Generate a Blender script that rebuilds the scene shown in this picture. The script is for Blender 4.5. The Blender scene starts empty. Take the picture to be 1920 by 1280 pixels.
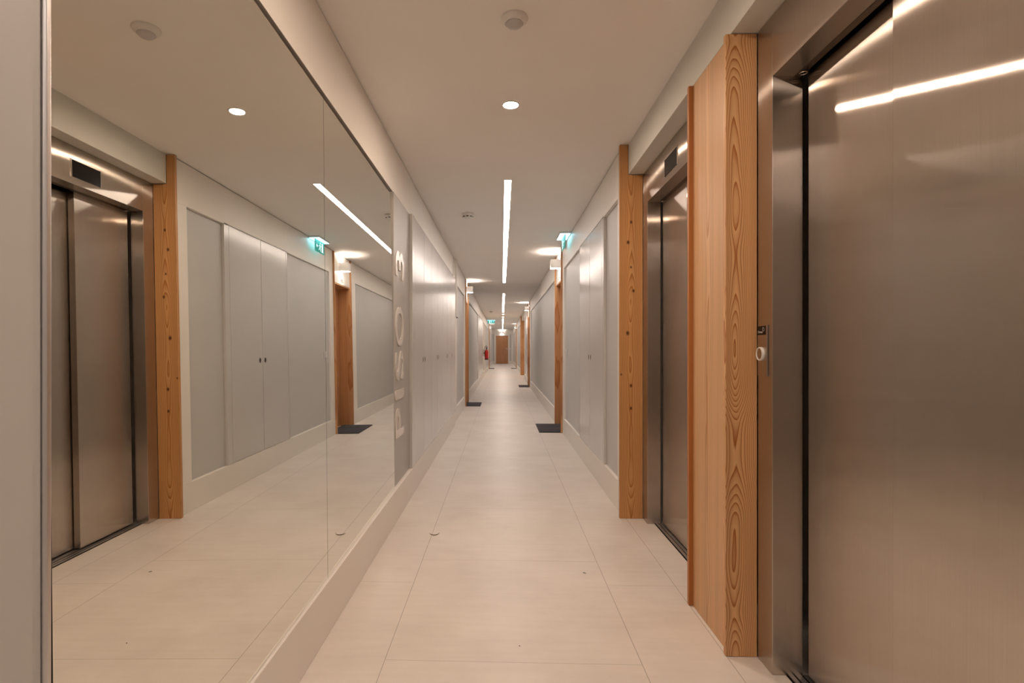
import bpy, bmesh, math, random
from mathutils import Vector, Matrix
random.seed(7)
PI = math.pi
S = bpy.context.scene
C = S.collection

# ------------------------------------------------------------------ camera
FPX, YAW = 1005.0, 0.035
cam_d = bpy.data.cameras.new('camera')
cam = bpy.data.objects.new('camera', cam_d)
C.objects.link(cam)
cam.location = (0, 0, 1.10)
cam.rotation_euler = (PI / 2, 0, YAW)
cam_d.sensor_fit = 'HORIZONTAL'
cam_d.sensor_width = 36
cam_d.lens = FPX / 1920 * 36
cxp = 941 - FPX * math.tan(YAW)
cam_d.shift_x = (960 - cxp) / 1920
cam_d.shift_y = (652.5 - 640) / 1920
cam_d.clip_start = 0.02
cam_d.clip_end = 200
S.camera = cam

# ------------------------------------------------------------------ world, exposure, colour
w = bpy.data.worlds.new('world')
S.world = w
w.use_nodes = True
w.node_tree.nodes['Background'].inputs[0].default_value = (0.02, 0.02, 0.02, 1)
w.node_tree.nodes['Background'].inputs[1].default_value = 0.0
S.view_settings.view_transform = 'Standard'
S.view_settings.look = 'None'
S.view_settings.gamma = 1
S.view_settings.use_curve_mapping = False
S.view_settings.exposure = 1.66
STRIP_COL, STRIP_E = (1.0, 0.865, 0.785), 8.6
DOWN_COL, DOWN_E = (1.0, 0.78, 0.61), 275.0
LAMP_COL, LAMP_E = (1.0, 0.90, 0.82), 60.0
EXIT_COL, EXIT_E = (0.36, 0.80, 1.0), 1.9

# ------------------------------------------------------------------ materials
def mat(name):
    m = bpy.data.materials.new(name)
    m.use_nodes = True
    nt = m.node_tree
    return m, nt, nt.nodes['Principled BSDF']

def sset(b, **k):
    for n, v in k.items():
        n = n.replace('_', ' ')
        if n in b.inputs:
            b.inputs[n].default_value = v

def paint(name, col, rough=0.5, var=0.03, bump=0.0, spec=0.4):
    m, nt, b = mat(name)
    sset(b, Roughness=rough)
    b.inputs['Specular IOR Level'].default_value = spec
    geo = nt.nodes.new('ShaderNodeNewGeometry')
    n = nt.nodes.new('ShaderNodeTexNoise')
    n.inputs['Scale'].default_value = 2.5
    n.inputs['Detail'].default_value = 4
    nt.links.new(geo.outputs['Position'], n.inputs['Vector'])
    r = nt.nodes.new('ShaderNodeValToRGB')
    r.color_ramp.elements[0].position = 0.3
    r.color_ramp.elements[1].position = 0.7
    r.color_ramp.elements[0].color = tuple(c * (1 - var) for c in col) + (1,)
    r.color_ramp.elements[1].color = tuple(min(1, c * (1 + var)) for c in col) + (1,)
    nt.links.new(n.outputs['Fac'], r.inputs[0])
    nt.links.new(r.outputs[0], b.inputs['Base Color'])
    if bump:
        n2 = nt.nodes.new('ShaderNodeTexNoise')
        n2.inputs['Scale'].default_value = 120
        nt.links.new(geo.outputs['Position'], n2.inputs['Vector'])
        bp = nt.nodes.new('ShaderNodeBump')
        bp.inputs['Strength'].default_value = bump
        bp.inputs['Distance'].default_value = 0.002
        nt.links.new(n2.outputs['Fac'], bp.inputs['Height'])
        nt.links.new(bp.outputs[0], b.inputs['Normal'])
    return m

def emit(name, col, e, base=(0.8, 0.8, 0.8)):
    m, nt, b = mat(name)
    sset(b, Base_Color=base + (1,))
    b.inputs['Emission Color'].default_value = col + (1,)
    b.inputs['Emission Strength'].default_value = e
    return m

def steel_mat(name, col=(0.58, 0.52, 0.465), ax=0.17, ay=0.0035):
    """vertically brushed steel: reflections spread sideways, crisp in height"""
    m = bpy.data.materials.new(name); m.use_nodes = True
    nt = m.node_tree; nt.nodes.remove(nt.nodes['Principled BSDF'])
    N, L = nt.nodes.new, nt.links.new
    out = nt.nodes['Material Output']
    g = N('ShaderNodeBsdfAnisotropic'); g.distribution = 'GGX'
    g.inputs['Roughness'].default_value = (ax * ay) ** 0.25
    g.inputs['Anisotropy'].default_value = -(1 - (ay / ax) ** 0.5)
    g2 = N('ShaderNodeBsdfAnisotropic'); g2.distribution = 'GGX'
    g2.inputs['Roughness'].default_value = 0.42
    g2.inputs['Anisotropy'].default_value = -0.35
    mixs = N('ShaderNodeMixShader'); mixs.inputs[0].default_value = 0.09
    L(g.outputs[0], mixs.inputs[1]); L(g2.outputs[0], mixs.inputs[2]); L(mixs.outputs[0], out.inputs['Surface'])
    geo = N('ShaderNodeNewGeometry')
    cr = N('ShaderNodeVectorMath'); cr.operation = 'CROSS_PRODUCT'; cr.inputs[1].default_value = (0, 0, 1)
    L(geo.outputs['True Normal'], cr.inputs[0])
    ad = N('ShaderNodeVectorMath'); ad.operation = 'ADD'; ad.inputs[1].default_value = (0.0004, 0.0003, 0)
    L(cr.outputs[0], ad.inputs[0])
    no = N('ShaderNodeVectorMath'); no.operation = 'NORMALIZE'
    L(ad.outputs[0], no.inputs[0])
    mp = N('ShaderNodeMapping'); mp.inputs['Scale'].default_value = (380, 380, 3)
    L(geo.outputs['Position'], mp.inputs['Vector'])
    n = N('ShaderNodeTexNoise'); n.inputs['Scale'].default_value = 1; n.inputs['Detail'].default_value = 3
    L(mp.outputs[0], n.inputs['Vector'])
    n2 = N('ShaderNodeTexNoise'); n2.inputs['Scale'].default_value = 3.5; n2.inputs['Detail'].default_value = 3
    L(geo.outputs['Position'], n2.inputs['Vector'])
    mx = N('ShaderNodeMath'); mx.operation = 'ADD'
    L(n.outputs['Fac'], mx.inputs[0]); L(n2.outputs['Fac'], mx.inputs[1])
    h = N('ShaderNodeMath'); h.operation = 'MULTIPLY'; h.inputs[1].default_value = 0.5
    L(mx.outputs[0], h.inputs[0])
    r = N('ShaderNodeValToRGB'); r.color_ramp.elements[0].position = 0.35; r.color_ramp.elements[1].position = 0.65
    L(h.outputs[0], r.inputs[0])
    r.color_ramp.elements[0].color = tuple(c * 0.95 for c in col) + (1,)
    r.color_ramp.elements[1].color = tuple(c * 1.05 for c in col) + (1,)
    for q in (g, g2):
        L(no.outputs[0], q.inputs['Tangent']); L(r.outputs[0], q.inputs['Color'])
    return m

def wood_mat(name, axis, light, dark, freq=150, wander=0.03, knots=(), rough=0.42, sharp=0.55, zs=0.9, seed=0.0):
    """growth rings round a wandering pith at axis=(x, y): cathedral grain on any vertical face"""
    m, nt, b = mat(name)
    N, L = nt.nodes.new, nt.links.new
    sset(b, Roughness=rough)
    geo = N('ShaderNodeNewGeometry')
    sep = N('ShaderNodeSeparateXYZ'); L(geo.outputs['Position'], sep.inputs[0])
    def mth(op, a, c=None, d=None):
        n = N('ShaderNodeMath'); n.operation = op
        for i, v in enumerate((a, c, d)):
            if v is None: continue
            if isinstance(v, (int, float)): n.inputs[i].default_value = v
            else: L(v, n.inputs[i])
        return n.outputs[0]
    def znoise(scale, off, det=1.0):
        cb = N('ShaderNodeCombineXYZ'); cb.inputs[0].default_value = off + seed; cb.inputs[1].default_value = off * 2
        L(mth('MULTIPLY', sep.outputs[2], scale), cb.inputs[2])
        n = N('ShaderNodeTexNoise'); n.inputs['Scale'].default_value = 1; n.inputs['Detail'].default_value = det
        L(cb.outputs[0], n.inputs['Vector'])
        return mth('SUBTRACT', n.outputs['Fac'], 0.5)
    dx = mth('SUBTRACT', mth('SUBTRACT', sep.outputs[0], axis[0]), mth('MULTIPLY', znoise(zs * 1.3, 3.1), wander * 0.7))
    dy = mth('SUBTRACT', mth('SUBTRACT', sep.outputs[1], axis[1]), mth('MULTIPLY', znoise(zs * 1.7, 7.7), wander * 2.2))
    # small distortion of the rings
    mp = N('ShaderNodeMapping'); mp.inputs['Scale'].default_value = (22, 22, 2.2)
    L(geo.outputs['Position'], mp.inputs['Vector'])
    dn = N('ShaderNodeTexNoise'); dn.inputs['Scale'].default_value = 1; dn.inputs['Detail'].default_value = 2
    L(mp.outputs[0], dn.inputs['Vector'])
    rad = mth('SQRT', mth('ADD', mth('MULTIPLY', dx, dx), mth('MULTIPLY', dy, dy)))
    rad = mth('ADD', rad, mth('MULTIPLY', mth('SUBTRACT', dn.outputs['Fac'], 0.5), 0.010))
    ph = mth('FRACT', mth('MULTIPLY', rad, freq))
    r = N('ShaderNodeValToRGB')
    e = r.color_ramp.elements
    e[0].position = 0.0; e[0].color = light + (1,)
    e[1].position = 0.93; e[1].color = light + (1,)
    a = e.new(sharp); a.color = tuple(l * 0.72 + d * 0.28 for l, d in zip(light, dark)) + (1,)
    a = e.new(0.85); a.color = dark + (1,)
    L(ph, r.inputs[0])
    # fine fibre
    mp2 = N('ShaderNodeMapping'); mp2.inputs['Scale'].default_value = (420, 420, 5)
    L(geo.outputs['Position'], mp2.inputs['Vector'])
    fn = N('ShaderNodeTexNoise'); fn.inputs['Scale'].default_value = 1; fn.inputs['Detail'].default_value = 2
    L(mp2.outputs[0], fn.inputs['Vector'])
    # broad tone bands across the width
    mp3 = N('ShaderNodeMapping'); mp3.inputs['Scale'].default_value = (24, 24, 0.5)
    L(geo.outputs['Position'], mp3.inputs['Vector'])
    bn = N('ShaderNodeTexNoise'); bn.inputs['Scale'].default_value = 1; bn.inputs['Detail'].default_value = 2
    L(mp3.outputs[0], bn.inputs['Vector'])
    val = mth('ADD', mth('MULTIPLY', fn.outputs['Fac'], 0.22), mth('MULTIPLY', bn.outputs['Fac'], 0.45))
    val = mth('ADD', val, 0.66)
    mul = N('ShaderNodeVectorMath'); mul.operation = 'SCALE'
    L(r.outputs[0], mul.inputs[0]); L(val, mul.inputs['Scale'])
    col = mul.outputs[0]
    for (kx, ky, kz, kr) in knots:
        ds = N('ShaderNodeVectorMath'); ds.operation = 'SUBTRACT'
        L(geo.outputs['Position'], ds.inputs[0]); ds.inputs[1].default_value = (kx, ky, kz)
        sc = N('ShaderNodeVectorMath'); sc.operation = 'MULTIPLY'; L(ds.outputs[0], sc.inputs[0])
        sc.inputs[1].default_value = (1, 0.4, 0.75)
        ln = N('ShaderNodeVectorMath'); ln.operation = 'LENGTH'; L(sc.outputs[0], ln.inputs[0])
        mr = N('ShaderNodeMapRange'); mr.inputs['From Min'].default_value = kr * 0.45; mr.inputs['From Max'].default_value = kr * 1.2
        mr.inputs['To Min'].default_value = 1; mr.inputs['To Max'].default_value = 0
        L(ln.outputs['Value'], mr.inputs['Value'])
        mi = N('ShaderNodeMix'); mi.data_type = 'RGBA'
        L(mr.outputs[0], mi.inputs[0]); L(col, mi.inputs[6]); mi.inputs[7].default_value = (0.10, 0.035, 0.012, 1)
        col = mi.outputs[2]
    L(col, b.inputs['Base Color'])
    bp = N('ShaderNodeBump'); bp.inputs['Strength'].default_value = 0.12; bp.inputs['Distance'].default_value = 0.001
    L(ph, bp.inputs['Height']); L(bp.outputs[0], b.inputs['Normal'])
    return m

def floor_mat():
    m, nt, b = mat('stone_tile')
    N, L = nt.nodes.new, nt.links.new
    sset(b, Roughness=0.38)
    b.inputs['Specular IOR Level'].default_value = 0.35
    geo = N('ShaderNodeNewGeometry')
    sep = N('ShaderNodeSeparateXYZ'); L(geo.outputs['Position'], sep.inputs[0])
    X, Y = sep.outputs[0], sep.outputs[1]
    def mth(op, a, c=None):
        n = N('ShaderNodeMath'); n.operation = op
        for i, v in enumerate((a, c)):
            if v is None: continue
            if isinstance(v, (int, float)): n.inputs[i].default_value = v
            else: L(v, n.inputs[i])
        return n.outputs[0]
    def line(src, pos, w=0.0013):
        return mth('LESS_THAN', mth('ABSOLUTE', mth('SUBTRACT', src, pos)), w)
    def cross(off, step, w=0.0012):
        f = mth('FRACT', mth('ADD', mth('DIVIDE', mth('SUBTRACT', Y, off), step), 0.5 + 20))
        return mth('LESS_THAN', mth('MULTIPLY', mth('ABSOLUTE', mth('SUBTRACT', f, 0.5)), step), w)
    longs = mth('MAXIMUM', mth('MAXIMUM', line(X, -0.413), line(X, 0.488)), mth('MAXIMUM', line(X, 0.802), line(X, -0.72)))
    center = mth('MULTIPLY', mth('GREATER_THAN', X, -0.413), mth('LESS_THAN', X, 0.488))
    side = mth('SUBTRACT', 1.0, center)
    cr = mth('MAXIMUM', mth('MULTIPLY', center, cross(1.88, 0.9)), mth('MULTIPLY', side, cross(2.507, 1.21)))
    joint = mth('MAXIMUM', longs, cr)
    n1 = N('ShaderNodeTexNoise'); n1.inputs['Scale'].default_value = 2.2; n1.inputs['Detail'].default_value = 7; n1.inputs['Roughness'].default_value = 0.62
    L(geo.outputs['Position'], n1.inputs['Vector'])
    mp = N('ShaderNodeMapping'); mp.inputs['Scale'].default_value = (4, 34, 1)
    L(geo.outputs['Position'], mp.inputs['Vector'])
    n2 = N('ShaderNodeTexNoise'); n2.inputs['Scale'].default_value = 1; n2.inputs['Detail'].default_value = 4
    L(mp.outputs[0], n2.inputs['Vector'])
    mixv = mth('ADD', mth('MULTIPLY', n1.outputs['Fac'], 0.75), mth('MULTIPLY', n2.outputs['Fac'], 0.25))
    r = N('ShaderNodeValToRGB')
    r.color_ramp.elements[0].position = 0.36; r.color_ramp.elements[0].color = (0.70, 0.64, 0.585, 1)
    r.color_ramp.elements[1].position = 0.62; r.color_ramp.elements[1].color = (0.79, 0.73, 0.675, 1)
    L(mixv, r.inputs[0])
    mi = N('ShaderNodeMix'); mi.data_type = 'RGBA'
    L(mth('MULTIPLY', mth('MAXIMUM', longs, mth('MULTIPLY', cr, 0.7)), 0.6), mi.inputs[0]); L(r.outputs[0], mi.inputs[6]); mi.inputs[7].default_value = (0.16, 0.13, 0.105, 1)
    L(mi.outputs[2], b.inputs['Base Color'])
    bp = N('ShaderNodeBump'); bp.inputs['Strength'].default_value = 0.08; bp.inputs['Distance'].default_value = 0.002
    L(n2.outputs['Fac'], bp.inputs['Height']); L(bp.outputs[0], b.inputs['Normal'])
    return m

M = {}
M['ceiling'] = paint('ceiling_paint', (0.93, 0.90, 0.86), 0.8, 0.01)
M['frame'] = paint('cream_lacquer', (0.84, 0.80, 0.745), 0.45, 0.01)
M['grey'] = paint('grey_lacquer', (0.575, 0.565, 0.55), 0.42, 0.012)
M['door_grey'] = paint('satin_grey_door', (0.60, 0.585, 0.57), 0.19, 0.01, spec=0.7)
M['glassgrey'] = paint('grey_lacquered_panel', (0.45, 0.43, 0.405), 0.38, 0.01)
M['letter'] = paint('pale_acrylic_letter', (0.70, 0.665, 0.62), 0.2, 0.01, spec=0.4)
M['bulk'] = paint('bulkhead_paint', (0.66, 0.65, 0.60), 0.7, 0.01)
M['white'] = paint('white_plastic', (0.80, 0.78, 0.75), 0.4, 0.01)
M['black'] = paint('black_void', (0.006, 0.005, 0.005), 0.6, 0.0, spec=0.1)
M['gloss_black'] = paint('gloss_black_glass', (0.008, 0.007, 0.007), 0.22, 0.0, spec=0.2)
M['seam'] = paint('dark_gap', (0.05, 0.045, 0.04), 0.8, 0.0, spec=0.1)
M['mat_grey'] = paint('dark_grey_mat', (0.085, 0.085, 0.095), 0.95, 0.25, 0.6, spec=0.1)
M['red'] = paint('red_enamel', (0.50, 0.012, 0.012), 0.3, 0.02)
M['dark'] = paint('black_rubber', (0.03, 0.028, 0.027), 0.6, 0.05)
M['text'] = paint('dark_print', (0.10, 0.09, 0.09), 0.5, 0.0)
M['cream_text'] = paint('pale_print', (0.62, 0.56, 0.52), 0.5, 0.0)
M['alu'], nt_, b_ = mat('brushed_aluminium'); sset(b_, Metallic=1.0, Roughness=0.38, Base_Color=(0.72, 0.70, 0.69, 1))
M['chrome'], nt_, b_ = mat('satin_chrome'); sset(b_, Metallic=1.0, Roughness=0.22, Base_Color=(0.62, 0.57, 0.52, 1))
M['mirror'], nt_, b_ = mat('mirror_silver'); sset(b_, Metallic=1.0, Roughness=0.0, Base_Color=(0.86, 0.855, 0.80, 1))
M['edge'] = paint('mirror_edge', (0.10, 0.09, 0.07), 0.4, 0.0)
M['steel'] = steel_mat('brushed_steel')
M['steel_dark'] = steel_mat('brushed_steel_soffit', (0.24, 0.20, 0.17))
M['floor'] = floor_mat()
LW, DW = (0.60, 0.345, 0.165), (0.33, 0.115, 0.028)
M['wood_front'] = wood_mat('larch_column_front', (0.830, 1.975), (0.74, 0.44, 0.21), (0.37, 0.115, 0.016), 200, 0.045, zs=1.5)
M['wood_side'] = wood_mat('larch_column_side', (0.86, 2.16), (0.68, 0.42, 0.22), (0.46, 0.21, 0.075), 150, 0.03, zs=1.3, seed=4.0)
M['wood_edge'] = wood_mat('larch_board_edge', (0.95, 2.30), (0.50, 0.20, 0.055), (0.34, 0.10, 0.018), 200, 0.02, seed=9.0)
KN = [(.834, 3.49, 1.913, .009), (.815, 3.49, 1.783, .010), (.833, 3.49, 1.622, .007), (.849, 3.49, 1.470, .009), (.812, 3.49, 1.197, .012),
      (.833, 3.49, .858, .010), (.833, 3.49, .712, .009), (.770, 3.49, .93, .006)]
M['wood_post'] = wood_mat('larch_post', (0.832, 3.53), (0.62, 0.33, 0.13), (0.37, 0.13, 0.025), 170, 0.03, KN, zs=1.3, seed=2.0)
M['wood_jamb'] = wood_mat('larch_jamb', (0.80, 8.0), (0.60, 0.32, 0.145), (0.42, 0.16, 0.045), 130, 0.012, seed=5.0)
M['wood_door'] = wood_mat('oak_veneer', (0.1, 37.8), (0.52, 0.25, 0.115), (0.38, 0.155, 0.06), 60, 0.02, seed=8.0)
M['strip'] = emit('led_strip', STRIP_COL, STRIP_E)
M['down'] = emit('downlight_lens', DOWN_COL, DOWN_E)
M['lamp'] = emit('wall_lamp_diffuser', LAMP_COL, LAMP_E)
M['lamp_down'] = emit('wall_lamp_lower_diffuser', LAMP_COL, LAMP_E * 0.2)
M['exitglow'] = emit('exit_diffuser', EXIT_COL, EXIT_E)
M['exitgreen'] = emit('exit_green', (0.02, 0.40, 0.34), 0.14, (0.01, 0.22, 0.17))
M['exitwhite'] = emit('exit_pictogram', (0.6, 1.0, 0.95), 0.30)

# ------------------------------------------------------------------ mesh helpers
def box(bm, x0, x1, y0, y1, z0, z1):
    vs = [bm.verts.new((x, y, z)) for x in (x0, x1) for y in (y0, y1) for z in (z0, z1)]
    for f in ((0, 1, 3, 2), (4, 6, 7, 5), (0, 4, 5, 1), (2, 3, 7, 6), (0, 2, 6, 4), (1, 5, 7, 3)):
        bm.faces.new([vs[i] for i in f])

def lathe(bm, prof, c, axis='Z', n=40):
    """prof: list of (radius, height) ; c centre ; axis of revolution"""
    rings = []
    for r, h in prof:
        ring = []
        for k in range(n):
            a = 2 * PI * k / n
            p = (r * math.cos(a), r * math.sin(a), h)
            if axis == 'X': p = (p[2], p[0], p[1])
            if axis == 'Y': p = (p[0], p[2], p[1])
            ring.append(bm.verts.new((c[0] + p[0], c[1] + p[1], c[2] + p[2])))
        rings.append(ring)
    for a, b2 in zip(rings, rings[1:]):
        for k in range(n):
            bm.faces.new((a[k], a[(k + 1) % n], b2[(k + 1) % n], b2[k]))
    for ring in (rings[0], rings[-1]):
        try: bm.faces.new(ring)
        except ValueError: pass

def tube(bm, pts, r, n=8):
    rings = []
    for i, p in enumerate(pts):
        p = Vector(p)
        a = Vector(pts[max(0, i - 1)]); b2 = Vector(pts[min(len(pts) - 1, i + 1)])
        d = (b2 - a).normalized()
        u = d.orthogonal().normalized() if i == 0 else (u - d * u.dot(d)).normalized()
        v = d.cross(u)
        rr = r[i] if isinstance(r, (list, tuple)) else r
        rings.append([bm.verts.new(p + (u * math.cos(2 * PI * k / n) + v * math.sin(2 * PI * k / n)) * rr) for k in range(n)])
    for a, b2 in zip(rings, rings[1:]):
        for k in range(n):
            bm.faces.new((a[k], a[(k + 1) % n], b2[(k + 1) % n], b2[k]))
    bm.faces.new(rings[0]); bm.faces.new(rings[-1])

def obj(name, bm, m, parent=None, smooth=False, bevel=0.0):
    bmesh.ops.recalc_face_normals(bm, faces=bm.faces)
    me = bpy.data.meshes.new(name)
    bm.to_mesh(me); bm.free()
    if smooth:
        for p in me.polygons: p.use_smooth = True
    me.materials.append(m)
    o = bpy.data.objects.new(name, me)
    C.objects.link(o)
    if parent:
        o.parent = parent
        o.matrix_parent_inverse = Matrix.Translation(parent.location).inverted()
    if bevel:
        md = o.modifiers.new('bevel', 'BEVEL'); md.width = bevel; md.segments = 2; md.limit_method = 'ANGLE'
        md.harden_normals = False
    if smooth:
        try:
            md = o.modifiers.new('split', 'EDGE_SPLIT'); md.split_angle = math.radians(40)
        except Exception: pass
    return o

def boxes(name, bl, m, parent=None, bevel=0.0):
    bm = bmesh.new()
    for b3 in bl: box(bm, *b3)
    return obj(name, bm, m, parent, bevel=bevel)

def thing(name, label, cat, loc, group=None):
    o = bpy.data.objects.new(name, None); C.objects.link(o)
    o.location = loc; o.empty_display_size = 0.1
    o['label'] = label; o['category'] = cat
    if group: o['group'] = group
    return o

def tag(o, label, cat, group=None):
    o['label'] = label; o['category'] = cat
    if group: o['group'] = group
    return o

def struct(name, bl, m, bevel=0.0):
    o = boxes(name, bl, m, bevel=bevel); o['kind'] = 'structure'; return o

def text(name, s, height, depth, origin, ex, ey, m, parent=None, width=None, align='LEFT', bold=0.0):
    cu = bpy.data.curves.new(name, 'FONT'); cu.body = s; cu.size = 1; cu.extrude = 0.5; cu.offset = bold
    cu.resolution_u = 8
    t = bpy.data.objects.new(name + '_src', cu); C.objects.link(t)
    bpy.context.view_layer.update()
    me = bpy.data.meshes.new_from_object(t.evaluated_get(bpy.context.evaluated_depsgraph_get()))
    bpy.data.objects.remove(t); bpy.data.curves.remove(cu)
    xs = [v.co.x for v in me.vertices]; ys = [v.co.y for v in me.vertices]
    x0, x1, y0, y1 = min(xs), max(xs), min(ys), max(ys)
    sy = height / (y1 - y0); sx = (width / (x1 - x0)) if width else sy
    ex, ey = Vector(ex), Vector(ey); ez = ex.cross(ey); og = Vector(origin)
    offx = x0 if align == 'LEFT' else (x0 + x1) / 2
    for v in me.vertices:
        v.co = og + ex * ((v.co.x - offx) * sx) + ey * ((v.co.y - y0) * sy) + ez * ((v.co.z + 0.5) * depth)
    me.materials.clear(); me.materials.append(m)
    me.name = name
    o = bpy.data.objects.new(name, me); C.objects.link(o)
    if parent:
        o.parent = parent
        o.matrix_parent_inverse = Matrix.Translation(parent.location).inverted()
    return o

def copy_tree(o, delta, label=None):
    c = o.copy(); C.objects.link(c)
    c.location = Vector(o.location) + Vector(delta)
    if label: c['label'] = label
    def rec(src, dst):
        for ch in [x for x in bpy.data.objects if x.parent == src]:
            d = ch.copy(); C.objects.link(d); d.parent = dst
            rec(ch, d)
    rec(o, c)
    return c

# ------------------------------------------------------------------ room shell
Y0, Y1, HC = -3.0, 38.0, 2.415
WL, WR = -0.69, 0.785
struct('floor', [(-1.1, 1.3, Y0, Y1 + 0.2, -0.06, 0.0)], M['floor'])
struct('ceiling', [(-1.1, 1.3, Y0, Y1 + 0.2, HC, HC + 0.06)], M['ceiling'])
struct('wall_back', [(-1.1, 1.3, Y0 - 0.1, Y0, 0, HC)], M['frame'])
TOPZ = 2.408
# right wall, cream framing
RT, RB = 2.112, 0.203
rn = [(0.79, 3.49), (6.97, 7.80), (15.07, 15.94), (18.8, 22.0), (28.6, 29.45)]
rw = []
def band(lo, hi, cuts, x0, x1, z0, z1):
    y = lo; out = []
    for a, b4 in cuts:
        if a > y: out.append((x0, x1, y, a, z0, z1))
        y = max(y, b4)
    if y < hi: out.append((x0, x1, y, hi, z0, z1))
    return out
cut_r = [(0.77, 3.505)] + rn[1:]
rw += band(Y0, Y1, cut_r, WR, 0.83, RT, TOPZ)
rw += [(WR, 0.83, a, b4, RB, RT) for a, b4 in ((Y0, -2.8), (0.6, 0.77), (3.505, 3.665), (6.82, 6.97), (7.80, 8.08), (14.65, 15.07), (15.94, 16.2), (17.6, 17.7), (18.5, 18.8), (22.0, 22.2), (28.3, 28.6), (29.45, 29.7), (37.7, Y1))]
rw += [(0.83, 1.3, a, b4, 0, TOPZ) for a, b4 in ((Y0, 0.77), (3.505, 4.17), (5.44, 6.97), (7.8, 15.07), (15.94, 16.2), (17.6, 18.8), (22.0, 28.6), (29.45, Y1))]
rw += [(0.93, 1.3, 18.8, 22.0, 0, TOPZ)]
rw += [(0.84, 1.3, a, b4, 2.125, TOPZ) for a, b4 in ((4.17, 5.44), (16.2, 17.6))]
rw += [(1.25, 1.3, 0.77, 3.505, 0, TOPZ)]
struct('wall_right', rw, M['frame'], bevel=0.0015)
bb = band(Y0, Y1, cut_r, WR, 0.829, 0.0, RB)
struct('baseboard_right', bb, M['frame'], bevel=0.003)
# left wall
ln = [(10.08, 10.83), (28.35, 29.2)]
lw = [(-0.80, -0.70, Y0, 7.65, 2.105, TOPZ)]
lw += band(7.65, Y1, ln, -0.735, WL, 2.07, TOPZ)
lw += [(-0.735, WL, a, b4, RB, 2.07) for a, b4 in ((7.65, 8.2), (9.86, 10.08), (10.83, 11.05), (15.65, 15.75), (19.55, 19.7), (21.8, 22.1), (28.1, 28.35), (29.2, 29.5), (37.7, Y1))]
lw += [(-1.1, -0.80, a, b4, 0, TOPZ) for a, b4 in ((Y0, 3.965), (7.65, 10.08), (10.83, 15.75), (19.55, 28.35), (29.2, Y1))]
lw += [(-1.1, -1.0, 3.965, 7.65, 0, TOPZ), (-1.1, -1.0, 15.75, 19.55, 0, TOPZ)]
lw += [(-1.0, -0.80, 3.965, 7.65, 2.105, TOPZ), (-1.0, -0.74, 15.75, 19.55, 2.105, TOPZ)]
struct('wall_left', lw, M['frame'], bevel=0.0015)
struct('baseboard_left', [(-0.80, -0.665, 0.785, 7.65, 0.0, 0.205), (-0.80, -0.665, Y0, 0.74, 0.0, 0.205)] + band(7.65, Y1, ln, -0.80, WL, 0, RB), M['frame'], bevel=0.003)
# grey infill panels
gl = [(-0.80, -0.715, a, b4, RB, 2.07) for a, b4 in ((8.2, 9.86), (11.05, 15.65), (19.7, 21.8), (22.1, 28.1), (29.5, 37.7))]
struct('trim_1', gl, M['grey'])
gr = [(0.808, 0.83, a, b4, RB, RT) for a, b4 in ((-2.8, 0.6), (3.665, 4.17), (5.44, 6.82), (8.08, 14.65), (17.7, 18.5), (22.2, 28.3), (29.7, 37.7))]
struct('trim_2', gr, M['grey'])
struct('trim_3', [(-0.80, -0.678, Y0, 0.752, 0.205, 2.100)], M['grey'])        # grey wall lining before the mirror
# bulkhead over the lifts
struct('trim_4', [(0.817, 1.25, 0.79, 3.49, 2.222, HC)], M['bulk'], bevel=0.002)
struct('trim_5', [(0.817, 0.93, 18.8, 21.97, 2.222, HC)], M['bulk'], bevel=0.002)
# end wall: door opening framed in cream, grey panels each side
we = [(-1.1, -0.66, Y1 - 0.04, Y1 + 0.1, 0, HC), (0.66, 1.3, Y1 - 0.04, Y1 + 0.1, 0, HC),
      (-0.66, 0.66, Y1 - 0.04, Y1 + 0.1, 2.09, HC), (-0.66, -0.42, Y1 - 0.04, Y1 + 0.1, 0, 0.2), (0.44, 0.66, Y1 - 0.04, Y1 + 0.1, 0, 0.2),
      (-0.54, -0.42, Y1 - 0.04, Y1 + 0.1, 0.2, 2.09), (0.44, 0.56, Y1 - 0.04, Y1 + 0.1, 0.2, 2.09), (-0.42, 0.44, Y1 - 0.04, Y1 + 0.1, 1.98, 2.09)]
struct('wall_end', we, M['frame'])
struct('trim_6', [(-0.66, -0.54, Y1, Y1 + 0.1, 0.2, 2.09), (0.56, 0.66, Y1, Y1 + 0.1, 0.2, 2.09)], M['grey'])
d = bpy.data.objects.new('door_1', None); C.objects.link(d); d.location = (0.01, Y1, 0); d['kind'] = 'structure'
boxes('door_leaf', [(-0.415, 0.435, Y1 - 0.01, Y1 + 0.04, 0.005, 1.975)], M['wood_door'], d)
bm = bmesh.new(); lathe(bm, [(0.0, 0), (0.028, 0), (0.028, -0.012), (0.0, -0.012)], (0.365, Y1 - 0.01, 1.08), 'Y', 20)
tube(bm, [(0.365, Y1 - 0.02, 1.08), (0.365, Y1 - 0.06, 1.08), (0.25, Y1 - 0.06, 1.08)], 0.010)
obj('handle', bm, M['alu'], d, True)
bm = bmesh.new(); lathe(bm, [(0.0, 0), (0.024, 0), (0.024, -0.01), (0.0, -0.01)], (0.365, Y1 - 0.01, 0.98), 'Y', 20)
obj('lock', bm, M['alu'], d, True)

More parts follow.
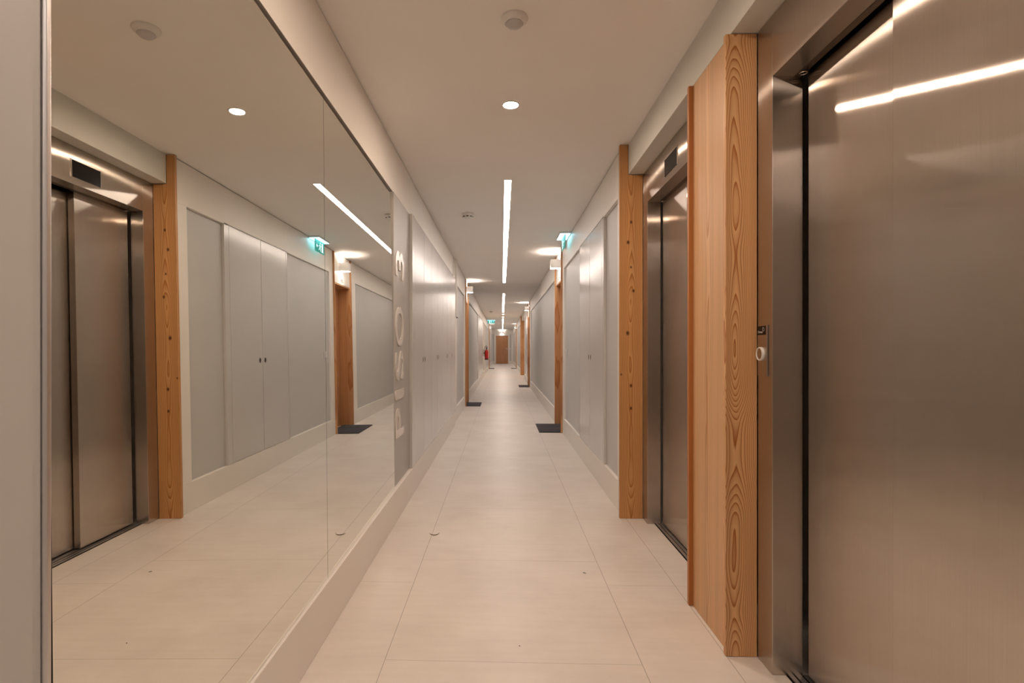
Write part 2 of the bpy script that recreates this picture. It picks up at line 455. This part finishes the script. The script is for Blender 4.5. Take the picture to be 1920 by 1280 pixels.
# ------------------------------------------------------------------ flat doors in timber niches
def niche(num, side, y0, y1, wall, number=None, top=2.01):
    s = side                                    # +1 right wall, -1 left wall
    d = bpy.data.objects.new('door_%d' % num, None); C.objects.link(d); d['kind'] = 'structure'
    d.location = (wall + s * 0.1, (y0 + y1) / 2, 0)
    def bx_(a, b5, *r):
        x0, x1 = sorted((wall + s * a, wall + s * b5)); return (x0, x1) + r
    for yy in ((y0 + 0.001, y0 + 0.022), (y1 - 0.022, y1 - 0.001)):
        boxes('jamb', [bx_(-0.022, 0.24, yy[0], yy[1], 0.001, TOPZ)], M['wood_jamb'], d, bevel=0.001)
    boxes('lintel', [bx_(0.003, 0.235, y0 + 0.022, y1 - 0.022, top - 0.02, top)], M['wood_jamb'], d)
    boxes('transom_panel', [bx_(0.0, 0.04, y0 + 0.022, y1 - 0.022, top, TOPZ)], M['frame'], d)
    lf = boxes('door_leaf', [bx_(0.175, 0.22, y0 + 0.024, y1 - 0.024, 0.006, top - 0.022)], M['wood_door'], d)
    boxes('lining', [bx_(0.241, 0.26, y0 + 0.001, y1 - 0.001, 0.001, TOPZ)], M['seam'], d)
    bm = bmesh.new(); hx = wall + s * 0.165
    tube(bm, [(wall + s * 0.174, y0 + 0.09, 1.02), (wall + s * 0.13, y0 + 0.09, 1.02), (wall + s * 0.13, y0 + 0.20, 1.02)], 0.009)
    h = obj('handle', bm, M['alu'], d, True)
    if number:
        ex, og = ((0, -1, 0), (wall - 0.001, (y0 + y1) / 2, top + 0.03)) if s > 0 else ((0, 1, 0), (wall + 0.001, (y0 + y1) / 2, top + 0.03))
        text('door_number', number, 0.065, 0.001, og, ex, (0, 0, 1), M['text'], d, align='CENTER')
    return d
niche(2, 1, 6.97, 7.80, WR, '3H')
niche(3, -1, 10.08, 10.83, WL)
niche(4, 1, 15.07, 15.94, WR)
niche(5, -1, 28.35, 29.2, WL)
niche(6, 1, 28.6, 29.45, WR)

# ------------------------------------------------------------------ door mats
def doormat(x0, x1, y0, y1, label):
    o = thing('door_mat', label, 'mat', ((x0 + x1) / 2, (y0 + y1) / 2, 0), 'dark grey door mats at the flat doors')
    boxes('pile', [(x0 + 0.008, x1 - 0.008, y0 + 0.008, y1 - 0.008, 0.001, 0.011)], M['mat_grey'], o, bevel=0.002)
    boxes('border', [(x0, x1, y0, y0 + 0.008, 0.001, 0.008), (x0, x1, y1 - 0.008, y1, 0.001, 0.008),
                     (x0, x0 + 0.008, y0 + 0.008, y1 - 0.008, 0.001, 0.008), (x1 - 0.008, x1, y0 + 0.008, y1 - 0.008, 0.001, 0.008)], M['dark'], o)
doormat(0.487, 0.925, 6.995, 7.775, 'dark grey door mat in the first timber doorway on the right wall')
doormat(-0.83, -0.405, 10.105, 10.805, 'dark grey door mat in the first timber doorway on the left wall')
doormat(0.487, 0.925, 15.095, 15.915, 'dark grey door mat in the second timber doorway on the right wall')
doormat(-0.83, -0.405, 28.375, 29.175, 'dark grey door mat far down the corridor on the left, behind the red extinguisher')
doormat(0.50, 0.925, 28.625, 29.425, 'dark grey door mat far down the corridor on the right, near the end door')

# ------------------------------------------------------------------ timber cladding
g = bmesh.new()
prof = [(0.760, 0.001), (0.908, 0.001), (0.908, 2.219), (0.8155, 2.219), (0.8155, 2.412), (0.760, 2.412)]
for yy in (3.491, 3.504):
    pass
va = [g.verts.new((x, 3.491, z)) for x, z in prof]; vb = [g.verts.new((x, 3.515, z)) for x, z in prof]
g.faces.new(va); g.faces.new(vb)
for i in range(6): g.faces.new((va[i], va[(i + 1) % 6], vb[(i + 1) % 6], vb[i]))
o = obj('timber_post', g, M['wood_post'], bevel=0.0012)
o['label'] = 'knotty larch timber post notched round the bulkhead, beyond the farther lift'; o['category'] = 'post'
o.location = (0, -0.0, 0)
col = thing('timber_column', 'golden larch timber column standing between the two steel lifts', 'column', (0.86, 2.14, 0))
boxes('front_board', [(0.798, 0.908, 1.941, 1.961, 0.001, 2.220)], M['wood_front'], col, bevel=0.0015)
boxes('side_panel', [(0.8165, 0.905, 1.961, 2.319, 0.001, 2.220)], M['wood_side'], col)
boxes('back_board', [(0.798, 0.908, 2.319, 2.339, 0.001, 2.220)], M['wood_edge'], col, bevel=0.0015)
g = bmesh.new(); box(g, 0.76, 0.93, 21.972, 21.998, 0.001, 2.219); box(g, 0.76, 0.816, 21.972, 21.998, 2.219, 2.408)
g2 = obj('timber_post', g, M['wood_jamb'])
tag(g2, 'distant larch timber post on the right wall past the second doorway on the right', 'post')
g = bmesh.new(); box(g, 0.760, 0.908, 0.771, 0.789, 0.001, 2.219)
g3 = obj('timber_post', g, M['wood_jamb'], bevel=0.0012)
tag(g3, 'larch timber post at the near side of the closest steel lift', 'post')

# ------------------------------------------------------------------ lifts
def lift(label, ya, yb, far_front, xa, xb, split, group):
    """opening from ya to yb; far panel face at xa, near panel face at xb, split at y=split"""
    L = thing('lift', label, 'lift', (1.0, (ya + yb) / 2, 0), group)
    boxes('door_jamb', [(0.91, xa - 0.008, yb, yb + 0.103, 0.001, 2.2195)], M['steel'], L, bevel=0.0012)
    boxes('door_jamb', [(0.91, xa - 0.008, ya - 0.099, ya, 0.001, 2.2195)], M['steel'], L, bevel=0.0012)
    boxes('header', [(0.91, 0.985, ya, yb, 2.015, 2.2195)], M['steel'], L, bevel=0.0012)
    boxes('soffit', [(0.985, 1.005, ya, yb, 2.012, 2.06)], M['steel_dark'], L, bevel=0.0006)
    g = 0.019
    if far_front:
        boxes('door_panel', [(xa, xa + 0.036, split, yb - g, 0.012, 2.02)], M['steel'], L, bevel=0.0012)
        boxes('door_panel', [(xb, xb + 0.028, ya + g, split + 0.03, 0.012, 2.02)], M['steel'], L, bevel=0.0012)
    else:
        boxes('door_panel', [(xb, xb + 0.028, ya + g, split, 0.012, 2.02)], M['steel'], L, bevel=0.0012)
        boxes('door_panel', [(xa, xa + 0.028, split - 0.03, yb - g, 0.012, 2.02)], M['steel'], L, bevel=0.0012)
    boxes('shaft_dark_sheet', [(1.085, 1.10, ya - 0.09, yb + 0.09, 0.001, 2.2)], M['black'], L)  # black sheet painted as the shaft's darkness, seen through the door gaps
    sl = boxes('sill', [(0.962, 0.978, ya, yb, 0.0005, 0.004), (0.984, 1.004, ya, yb, 0.0005, 0.004), (1.012, 1.08, ya, yb, 0.0005, 0.004)], M['alu'], L)
    boxes('sill_groove', [(0.955, 1.083, ya, yb, 0.0002, 0.0012)], M['black'], sl)
    cy = (ya + yb) / 2
    dsp = boxes('display', [(0.9065, 0.912, cy - 0.104, cy + 0.104, 2.056, 2.146)], M['gloss_black'], L)
    dsp['label'] = 'black floor display'
    for q in (-1, 1): boxes('display_frame', [(0.905, 0.911, cy + q * 0.106 - 0.002, cy + q * 0.106 + 0.002, 2.052, 2.150)], M['chrome'], dsp)
    bm = bmesh.new(); lathe(bm, [(0.011, 0), (0.013, -0.002), (0.011, -0.004), (0.009, -0.002), (0.011, 0)], (0.996, yb - 0.03, 2.011), 'Z', 20)
    obj('sensor_ring', bm, M['chrome'], L, True)
    return L
lg = 'brushed steel lifts in the right wall'
lift('brushed steel lift closest to the camera, filling the right edge of the photo', 0.89, 1.837, False, 1.018, 0.992, 1.397, lg)
lift('brushed steel lift behind the timber column, with a black floor display over its door', 2.438, 3.387, True, 1.0, 1.042, 2.935, lg)
# call station on the near lift casing
cp = thing('call_station', 'narrow steel call station with a ring button on the casing beside the timber column', 'call panel', (0.905, 1.897, 1.09))
boxes('plate', [(0.9045, 0.9095, 1.864, 1.930, 1.003, 1.180)], M['steel'], cp, bevel=0.001)
lb = boxes('name_label', [(0.9035, 0.9045, 1.872, 1.929, 1.146, 1.177)], M['gloss_black'], cp)
lb['label'] = 'black name label'
text('lettering', 'Orona', 0.0085, 0.0004, (0.9034, 1.925, 1.1525), (0, -1, 0), (0, 0, 1), M['cream_text'], lb, width=0.034)
bm = bmesh.new()
tube(bm, [(0.9031, 1.886 + 0.006 * math.cos(a), 1.165 + 0.0065 * math.sin(a) * (1 + 0.2 * math.sin(2 * a))) for a in [k * 2 * PI / 14 for k in range(15)]], 0.0005, 5)
obj('emblem', bm, M['cream_text'], lb)
bm = bmesh.new(); lathe(bm, [(0.0189, 0.0), (0.0235, 0.0), (0.0240, -0.006), (0.0225, -0.009), (0.0205, -0.009), (0.0189, -0.006), (0.0189, 0.0)], (0.9045, 1.902, 1.080), 'X', 40)
obj('button_ring', bm, M['white'], cp, True)
bm = bmesh.new(); lathe(bm, [(0.0, 0.0), (0.0188, 0.0), (0.0188, -0.0068), (0.0, -0.0072)], (0.9045, 1.902, 1.080), 'X', 40)
obj('button', bm, M['steel'], cp, True)

# ------------------------------------------------------------------ mirror wall
phi, psi = 0.0099, 0.0043
def mirror_panel(y0, y1, z0, z1, label):
    me = bmesh.new()
    def px(y, z): return -0.677 - math.tan(phi) * (z - 1.1) - math.tan(psi) * y
    f = [me.verts.new((px(y, z), y, z)) for y, z in ((y0, z0), (y1, z0), (y1, z1), (y0, z1))]
    b6 = [me.verts.new((v.co.x - 0.005, v.co.y, v.co.z)) for v in f]
    me.faces.new(f)
    o = thing('mirror_panel', label, 'mirror', (-0.69, (y0 + y1) / 2, z0), 'tall wall mirrors above the left baseboard')
    for k in range(4): me.faces.new((f[k], f[(k + 1) % 4], b6[(k + 1) % 4], b6[k]))
    me.faces.new(b6)
    g = obj('glass', me, M['mirror'], o)
    g.data.materials.append(M['edge'])
    for p in g.data.polygons:
        if abs(p.normal.x) < 0.9: p.material_index = 1
    bm = bmesh.new()
    box(bm, -0.735, -0.708, y0 + 0.02, y1 - 0.02, z0 + 0.02, z1 - 0.02)
    obj('backing_board', bm, M['seam'], o)
mirror_panel(0.784, 2.064, 0.2065, 2.072, 'tall wall mirror at the left edge, reflecting the steel lift and the ceiling downlight')
mirror_panel(2.067, 3.392, 0.2065, 2.072, 'tall wall mirror beside the raised letters panel, farther of the two mirrors')
struct('trim_8', [(-0.80, -0.765, 0.752, 3.4, 0.205, 2.10)], M['seam'])
ed = thing('mirror_edge_trim', 'slim vertical aluminium edge strip between the grey wall lining and the big mirror', 'trim', (-0.68, 0.77, 0.2))
boxes('channel', [(-0.715, -0.681, 0.7525, 0.7685, 0.206, 2.099)], M['grey'], ed)
bm = bmesh.new()
pr = [(-0.70, 0.7695), (-0.678, 0.7695), (-0.6745, 0.7725), (-0.6745, 0.7795), (-0.677, 0.7825), (-0.70, 0.783)]
a1 = [bm.verts.new((x, y, 0.206)) for x, y in pr]; a2 = [bm.verts.new((x, y, 2.099)) for x, y in pr]
bm.faces.new(a1); bm.faces.new(a2)
for i in range(len(pr)): bm.faces.new((a1[i], a1[(i + 1) % len(pr)], a2[(i + 1) % len(pr)], a2[i]))
obj('edge_bar', bm, M['alu'], ed, bevel=0.001)

# lettered panel
lp = thing('letter_panel', 'grey glossy wall panel with raised letters PISO 3 reading upward', 'panel', (-0.70, 3.68, 0.205))
boxes('panel', [(-0.76, -0.690, 3.396, 3.964, 0.206, 2.098)], M['glassgrey'], lp)
for ch, z0, wd in (('P', 0.508, 0.195), ('I', 0.760, 0.062), ('S', 0.888, 0.195), ('O', 1.115, 0.262), ('3', 1.565, 0.180)):
    o = text('letter', ch, 0.285, 0.006, (-0.690, 3.722, z0), (0, 0, 1), (0, -1, 0), M['letter'], lp, width=wd, bold=0.012)
    o['label'] = 'raised %s %s' % ('digit' if ch == '3' else 'letter', ch)

# ------------------------------------------------------------------ cupboards
def handle_bm(x, y, z, s):
    bm = bmesh.new()
    n = 28
    for (a, b7, dep) in ((0.023, 0.0235, 0.0),):
        outer = [bm.verts.new((x - s * 0.0012, y + a * math.cos(2 * PI * k / n), z + b7 * math.sin(2 * PI * k / n))) for k in range(n)]
        inner = [bm.verts.new((x - s * 0.0012, y + a * 0.86 * math.cos(2 * PI * k / n), z + b7 * 0.86 * math.sin(2 * PI * k / n))) for k in range(n)]
        base = [bm.verts.new((x + s * 0.001, v.co.y, v.co.z)) for v in outer]
        for k in range(n):
            q = (k + 1) % n
            bm.faces.new((outer[k], outer[q], inner[q], inner[k])); bm.faces.new((outer[k], outer[q], base[q], base[k]))
    return bm
def handle_in(x, y, z, s):
    bm = bmesh.new(); n = 24
    v = [bm.verts.new((x - s * 0.0006, y + 0.0199 * math.cos(2 * PI * k / n), z + 0.0203 * math.sin(2 * PI * k / n))) for k in range(n)]
    bm.faces.new(v); return bm

def cupboard(x, s, y0, y1, z0, z1, hz, label, leaves=2, stile0=0.0, stile1=0.0, hsingle=0.10, depth=0.16):
    """x = front face; s=+1 body goes to +x"""
    def bx_(a, b8, *r):
        p, q = sorted((x + s * a, x + s * b8)); return (p, q) + r
    o = thing('cupboard', label, 'cupboard', (x + s * 0.1, (y0 + y1) / 2, z0), 'built-in grey corridor cupboards')
    t = 0.02
    boxes('carcass', [bx_(t + 0.001, depth, y0, y1, z0, z1)], M['seam'], o)
    fr = []
    if stile0: fr.append(bx_(0, t, y0, y0 + stile0, z0, z1))
    if stile1: fr.append(bx_(0, t, y1 - stile1, y1, z0, z1))
    if stile0: boxes('end_panel', [bx_(0.0205, 0.05, y0 - 0.0005, y0 + 0.016, z0, z1)], M['door_grey'], o)
    for f_ in fr: boxes('stile', [f_], M['door_grey'], o, bevel=0.001)
    a, b9 = y0 + stile0, y1 - stile1
    g = 0.0035
    if leaves == 2:
        mid = (a + b9) / 2
        for (p, q, hy) in ((a + g, mid - g, mid - 0.055), (mid + g, b9 - g, mid + 0.052)):
            dr = boxes('door', [bx_(0, t, p, q, z0 + 0.003, z1 - 0.004)], M['door_grey'], o, bevel=0.001)
            h = obj('pull_handle', handle_bm(x, hy, hz, s), M['chrome'], dr)
            obj('finger_recess', handle_in(x, hy, hz, s), M['dark'], h) if False else obj('finger_recess', handle_in(x, hy, hz, s), M['dark'], dr)
    else:
        dr = boxes('door', [bx_(0, t, a + g, b9 - g, z0 + 0.003, z1 - 0.004)], M['door_grey'], o, bevel=0.001)
        obj('pull_handle', handle_bm(x, a + hsingle, hz, s), M['chrome'], dr)
        obj('finger_recess', handle_in(x, a + hsingle, hz, s), M['dark'], dr)
    return o
XL = -0.665
cupboard(XL, -1, 3.968, 5.05, 0.206, 2.1, 1.005, 'grey double-door cupboard on the left wall directly after the lettered panel', stile0=0.115)
cupboard(XL, -1, 5.05, 6.03, 0.206, 2.1, 1.005, 'grey double-door cupboard on the left wall, middle of the three in the near row')
cupboard(XL, -1, 6.03, 7.01, 0.206, 2.1, 1.005, 'grey double-door cupboard on the left wall, farthest of the three in the near row')
cupboard(XL, -1, 7.01, 7.648, 0.206, 2.1, 1.005, 'single narrow grey cupboard door ending the near row on the left wall', leaves=1)
cupboard(WR, 1, 4.171, 5.439, 0.2035, 2.124, 1.02, 'grey double-door cupboard on the right wall past the knotty post', stile0=0.075, stile1=0.03)
cupboard(WR, 1, 16.201, 17.599, 0.2035, 2.124, 1.02, 'distant grey double-door cupboard on the right wall past the second doorway')
cupboard(WL, -1, 15.751, 17.65, 0.2035, 2.1, 1.005, 'distant grey double-door cupboard on the left wall, nearer of the two before the extinguisher', depth=0.2)
cupboard(WL, -1, 17.65, 19.549, 0.2035, 2.1, 1.005, 'distant grey double-door cupboard on the left wall just before the extinguisher', depth=0.2)

# white vertical cover strip past the near cupboards
cs = thing('cover_strip', 'narrow white vertical cover strip with a dark tip, hanging past the last near cupboard', 'cover strip', (-0.675, 7.83, 1.55))
boxes('strip', [(-0.6895, -0.655, 7.80, 7.86, 1.58, 2.395)], M['frame'], cs, bevel=0.004)
boxes('tip', [(-0.6895, -0.650, 7.80, 7.86, 1.555, 1.58)], M['white'], cs, bevel=0.006)
boxes('tip_clip', [(-0.668, -0.646, 7.81, 7.85, 1.540, 1.555)], M['dark'], cs, bevel=0.003)

# ------------------------------------------------------------------ switches
def switch(x, y, z, s, label):
    o = thing('light_switch', label, 'switch', (x, y, z), 'white wall switches')
    p, q = sorted((x, x - s * 0.009)); boxes('plate', [(p, q, y - 0.041, y + 0.041, z - 0.041, z + 0.041)], M['white'], o, bevel=0.003)
    p, q = sorted((x - s * 0.009, x - s * 0.013)); boxes('rocker', [(p, q, y - 0.024, y + 0.024, z - 0.026, z + 0.026)], M['white'], o, bevel=0.002)
switch(0.8075, 6.66, 1.05, 1, 'white light switch on the grey wall panel before the first doorway on the right')
switch(-0.7145, 9.70, 1.05, -1, 'white light switch on the grey wall panel before the first doorway on the left')
o = thing('light_switch', 'tiny white light switch on the end wall right of the wooden end door', 'switch', (0.60, Y1 - 0.005, 1.05), 'white wall switches')
boxes('plate', [(0.57, 0.65, Y1 - 0.009, Y1 - 0.0005, 1.01, 1.09)], M['white'], o, bevel=0.002)

# ------------------------------------------------------------------ wall lamps
def wall_lamp(x, y, z, s, label, axis='x'):
    """cube lamp open up and down; x = wall plane, s=+1 wall lies at +x"""
    o = thing('wall_lamp', label, 'lamp', (x, y, z), 'white cube wall lamps over the flat doors')
    W, H, Dp, T = 0.14, 0.115, 0.125, 0.004
    def B(u0, u1, v0, v1, z0, z1):
        if axis == 'x':
            p, q = sorted((x - s * u0, x - s * u1)); return (p, q, y + v0, y + v1, z + z0, z + z1)
        return (x + v0, x + v1, y - u1, y - u0, z + z0, z + z1)
    h = H / 2
    boxes('shade', [B(Dp - T, Dp, -W / 2, W / 2, -h, h), B(0.006, Dp - T, -W / 2, -W / 2 + T, -h, h), B(0.006, Dp - T, W / 2 - T, W / 2, -h, h),
                    B(0.0005, 0.006, -W / 2, W / 2, -h, h)], M['white'], o)
    boxes('diffuser', [B(0.03, Dp - 0.03, -W / 2 + 0.03, W / 2 - 0.03, h - 0.034, h - 0.030)], M['lamp'], o)
    boxes('diffuser', [B(0.01, Dp - 0.01, -W / 2 + 0.01, W / 2 - 0.01, -h + 0.006, -h + 0.010)], M['lamp_down'], o)
    return o
wall_lamp(WR, 7.335, 2.242, 1, 'lit white cube wall lamp above the first timber doorway on the right')
wall_lamp(WL, 10.45, 2.242, -1, 'lit white cube wall lamp above the first timber doorway on the left')
wall_lamp(WR, 15.5, 2.242, 1, 'lit white cube wall lamp above the second timber doorway on the right')
wall_lamp(WL, 28.78, 2.242, -1, 'lit white cube wall lamp far away above the last doorway on the left')
wall_lamp(WR, 29.02, 2.242, 1, 'lit white cube wall lamp far away above the last doorway on the right')
wall_lamp(0.01, Y1 - 0.04, 2.22, 1, 'lit white cube wall lamp above the wooden door at the corridor end', axis='y')

# ------------------------------------------------------------------ ceiling lights
def strip(x0, x1, y0, y1, label):
    o = thing('strip_light', label, 'light', ((x0 + x1) / 2, (y0 + y1) / 2, HC), 'linear ceiling lights')
    boxes('diffuser', [(x0 + 0.002, x1 - 0.002, y0 + 0.002, y1 - 0.002, HC - 0.003, HC - 0.0005)], M['strip'], o)
    boxes('frame', [(x0, x0 + 0.002, y0, y1, HC - 0.004, HC), (x1 - 0.002, x1, y0, y1, HC - 0.004, HC), (x0, x1, y0, y0 + 0.002, HC - 0.004, HC), (x0, x1, y1 - 0.002, y1, HC - 0.004, HC)], M['white'], o)
strip(0.018, 0.076, 4.19, 10.75, 'longest-looking bright linear ceiling light, nearest of the three')
strip(0.018, 0.076, 12.90, 19.72, 'middle of the three bright linear ceiling lights')
strip(0.018, 0.076, 23.8, 37.0, 'farthest linear ceiling light, leading to the wooden end door')
strip(0.018, 0.076, -2.6, 0.09, 'added linear ceiling light, unseen behind the camera, brightening the foreground')  # added lamp out of view, lifts the light level near the camera
def downlight(y, label, rr=0.040):
    o = thing('downlight', label, 'light', (0.048, y, HC), 'round recessed ceiling downlights')
    bm = bmesh.new(); lathe(bm, [(rr, -0.0005), (rr + 0.008, -0.0005), (rr + 0.007, -0.004), (rr, -0.004), (rr, -0.0005)], (0.048, y, HC), 'Z', 48)
    obj('trim_ring', bm, M['white'], o, True)
    bm = bmesh.new(); lathe(bm, [(0.0, -0.0006), (rr - 0.002, -0.0006), (rr - 0.002, -0.0016), (0.0, -0.0016)], (0.048, y, HC), 'Z', 48)
    obj('lens', bm, M['down'], o)
downlight(2.90, 'round glowing ceiling downlight in front of the lifts, the only large one in view')
downlight(1.38, 'round ceiling downlight overhead between the camera and the motion sensor')
downlight(20.85, 'tiny distant ceiling downlight, nearer one of the pair between two linear lights')
downlight(22.6, 'tiny distant ceiling downlight, farther one of the pair between two linear lights')

ms = thing('motion_sensor', 'round white motion sensor with a frosted dome on the ceiling above the downlight', 'sensor', (0.049, 2.14, HC))
bm = bmesh.new(); lathe(bm, [(0.0, -0.0005), (0.054, -0.0005), (0.0545, -0.004), (0.052, -0.010), (0.044, -0.017), (0.036, -0.022), (0.035, -0.020), (0.0, -0.020)], (0.049, 2.14, HC), 'Z', 56)
obj('base', bm, M['white'], ms, True)
bm = bmesh.new(); lathe(bm, [(0.034, -0.0205)] + [(0.034 * math.cos(a), -0.0205 - 0.020 * math.sin(a)) for a in [k * PI / 16 for k in range(1, 8)]] + [(0.002, -0.0405)], (0.049, 2.14, HC), 'Z', 40)
obj('dome', bm, paint('frosted_lens', (0.60, 0.58, 0.58), 0.35, 0.02), ms, True)
boxes('indicator', [(0.046, 0.051, 2.107, 2.110, HC - 0.0212, HC - 0.0192)], M['white'], ms)

def smoke(x, y, label):
    o = thing('smoke_detector', label, 'smoke detector', (x, y, HC), 'white ceiling smoke detectors')
    bm = bmesh.new(); lathe(bm, [(0.0, -0.0005), (0.056, -0.0005), (0.057, -0.004), (0.053, -0.007), (0.053, -0.010), (0.0, -0.010)], (x, y, HC), 'Z', 40)
    obj('base', bm, M['white'], o, True)
    bm = bmesh.new(); lathe(bm, [(0.0, -0.010), (0.051, -0.010), (0.050, -0.030), (0.046, -0.040), (0.030, -0.046), (0.0, -0.047)], (x, y, HC), 'Z', 40)
    h = obj('housing', bm, M['white'], o, True)
    bm = bmesh.new()
    for k in range(8):
        a = 2 * PI * k / 8 - PI / 2
        c, s_ = math.cos(a), math.sin(a)
        vs = []
        for (r, t, z) in ((0.0505, -0.011, -0.031), (0.0505, 0.011, -0.031), (0.0475, 0.011, -0.038), (0.0475, -0.011, -0.038)):
            for dr in (0.0, -0.006):
                rr = r + dr + 0.001
                vs.append(bm.verts.new((x + rr * c - t * s_, y + rr * s_ + t * c, HC + z)))
        q = vs
        for f in ((0, 2, 4, 6), (1, 3, 5, 7), (0, 1, 3, 2), (2, 3, 5, 4), (4, 5, 7, 6), (6, 7, 1, 0)): bm.faces.new([q[i] for i in f])
    obj('vents', bm, M['dark'], o)
smoke(-0.333, 5.225, 'white smoke detector with dark vents on the ceiling left of the nearest linear light')
smoke(-0.38, 19.0, 'tiny distant white smoke detector on the ceiling left of the middle linear light')

# ------------------------------------------------------------------ exit signs
def exit_sign(label, rot, loc):
    o = thing('exit_sign', label, 'exit sign', (0, 0, 0), 'lit ceiling exit signs')
    boxes('housing', [(-0.062, 0.062, -0.19, 0.19, -0.020, -0.0005)], M['white'], o, bevel=0.002)
    boxes('light_panel', [(-0.056, 0.056, -0.184, 0.184, -0.0225, -0.0202)], M['exitglow'], o)
    pl = boxes('sign_plate', [(-0.004, 0.004, -0.16, 0.16, -0.165, -0.0228)], M['exitgreen'], o, bevel=0.001)
    pl['label'] = 'green running figure plate'
    for sx in (-1, 1):
        X = sx * 0.0045
        bm = bmesh.new()
        # running figure, door and arrow as flat white marks on both faces
        def poly(pts):
            v1 = [bm.verts.new((X, a * 1.0, b0)) for a, b0 in pts]
            v2 = [bm.verts.new((X + sx * 0.0006, a, b0)) for a, b0 in pts]
            bm.faces.new(v1); bm.faces.new(v2)
            for i in range(len(pts)): bm.faces.new((v1[i], v1[(i + 1) % len(pts)], v2[(i + 1) % len(pts)], v2[i]))
        hx, hz = 0.008, -0.055
        poly([(hx + 0.011 * math.cos(k * PI / 6), hz + 0.011 * math.sin(k * PI / 6)) for k in range(12)])
        poly([(0.0, -0.068), (0.020, -0.072), (0.008, -0.105), (-0.010, -0.100)])
        poly([(0.000, -0.070), (-0.030, -0.084), (-0.026, -0.092), (0.002, -0.080)])
        poly([(0.018, -0.074), (0.036, -0.092), (0.030, -0.098), (0.014, -0.084)])
        poly([(-0.010, -0.100), (-0.022, -0.120), (-0.046, -0.128), (-0.044, -0.137), (-0.014, -0.128), (0.002, -0.104)])
        poly([(0.000, -0.104), (0.014, -0.122), (0.010, -0.148), (0.020, -0.148), (0.026, -0.120), (0.010, -0.098)])
        poly([(0.060, -0.045), (0.110, -0.045), (0.110, -0.150), (0.060, -0.150)])
        poly([(-0.130, -0.095), (-0.100, -0.070), (-0.100, -0.088), (-0.065, -0.088), (-0.065, -0.102), (-0.100, -0.102), (-0.100, -0.120)])
        obj('pictogram', bm, M['exitwhite'], pl)
    o.rotation_euler = (0, 0, rot); o.location = loc
    return o
exit_sign('lit green exit sign hanging from a white ceiling plate by the right wall', 0, (0.716, 6.26, HC))
exit_sign('distant lit exit sign on the ceiling by the left wall, above the red extinguisher', PI / 2, (-0.49, 24.9, HC))

# ------------------------------------------------------------------ fire extinguisher
fe = thing('fire_extinguisher', 'red fire extinguisher with black hose hung on the left wall far down the corridor', 'fire extinguisher', (-0.60, 20.5, 0.66))
fx, fy = -0.585, 20.5
bm = bmesh.new(); lathe(bm, [(0.0, 0.66), (0.066, 0.66), (0.070, 0.672), (0.070, 0.97), (0.060, 1.01), (0.035, 1.035), (0.022, 1.04), (0.0, 1.04)], (fx, fy, 0), 'Z', 32)
obj('cylinder', bm, M['red'], fe, True)
bm = bmesh.new(); lathe(bm, [(0.0, 0.655), (0.071, 0.655), (0.0715, 0.70), (0.0, 0.70)], (fx, fy, 0), 'Z', 32)
obj('foot_ring', bm, M['dark'], fe, True)
bm = bmesh.new(); lathe(bm, [(0.0, 1.04), (0.018, 1.04), (0.018, 1.09), (0.0, 1.09)], (fx, fy, 0), 'Z', 20)
tube(bm, [(fx, fy, 1.085), (fx - 0.01, fy - 0.02, 1.12), (fx - 0.02, fy - 0.07, 1.135)], 0.010)
tube(bm, [(fx, fy, 1.075), (fx - 0.01, fy - 0.03, 1.095), (fx - 0.02, fy - 0.08, 1.10)], 0.008)
obj('valve', bm, M['dark'], fe, True)
bm = bmesh.new(); tube(bm, [(fx + 0.005, fy, 1.07), (fx + 0.02, fy - 0.01, 1.13), (fx - 0.01, fy - 0.02, 1.19), (fx - 0.06, fy - 0.03, 1.15), (fx - 0.075, fy - 0.03, 1.05), (fx - 0.075, fy - 0.03, 0.90), (fx - 0.07, fy - 0.04, 0.78)], 0.011)
obj('hose', bm, M['dark'], fe, True)
boxes('wall_bracket', [(-0.714, -0.655, fy - 0.02, fy + 0.02, 0.90, 0.93), (-0.714, -0.70, fy - 0.02, fy + 0.02, 0.80, 1.05)], M['dark'], fe)

# ------------------------------------------------------------------ litter on the floor
bm = bmesh.new()
tube(bm, [(-0.428, 3.165, 0.003), (-0.420, 3.150, 0.003), (-0.407, 3.140, 0.003), (-0.390, 3.139, 0.003), (-0.378, 3.146, 0.004), (-0.370, 3.165, 0.006)], [0.0012, 0.002, 0.0024, 0.0024, 0.002, 0.001], 6)
tag(obj('curled_scrap', bm, paint('dark_scrap', (0.16, 0.13, 0.09), 0.6), None, True), 'small dark curled scrap lying on the floor left of the corridor middle', 'litter')
for (x, y, a, ln_, lab) in ((0.403, 2.632, -0.5, 0.014, 'tiny dark splinter on the floor right of the middle, before the farther lift'),
                            (0.065, 1.979, 1.2, 0.004, 'tiny dark speck on the floor in the middle of the nearest tile'),
                            (1.005, 3.16, 0.4, 0.012, 'tiny dark crumb on the sill of the farther lift')):
    bm = bmesh.new(); z = 0.003 if x < 1 else 0.008
    tube(bm, [(x - ln_ / 2 * math.cos(a), y - ln_ / 2 * math.sin(a), z), (x, y, z + 0.001), (x + ln_ / 2 * math.cos(a), y + ln_ / 2 * math.sin(a), z)], 0.0016, 6)
    if x > 1:
        bm.free(); continue
    tag(obj('floor_crumb', bm, M['dark']), lab, 'litter', 'specks of dirt on the floor')
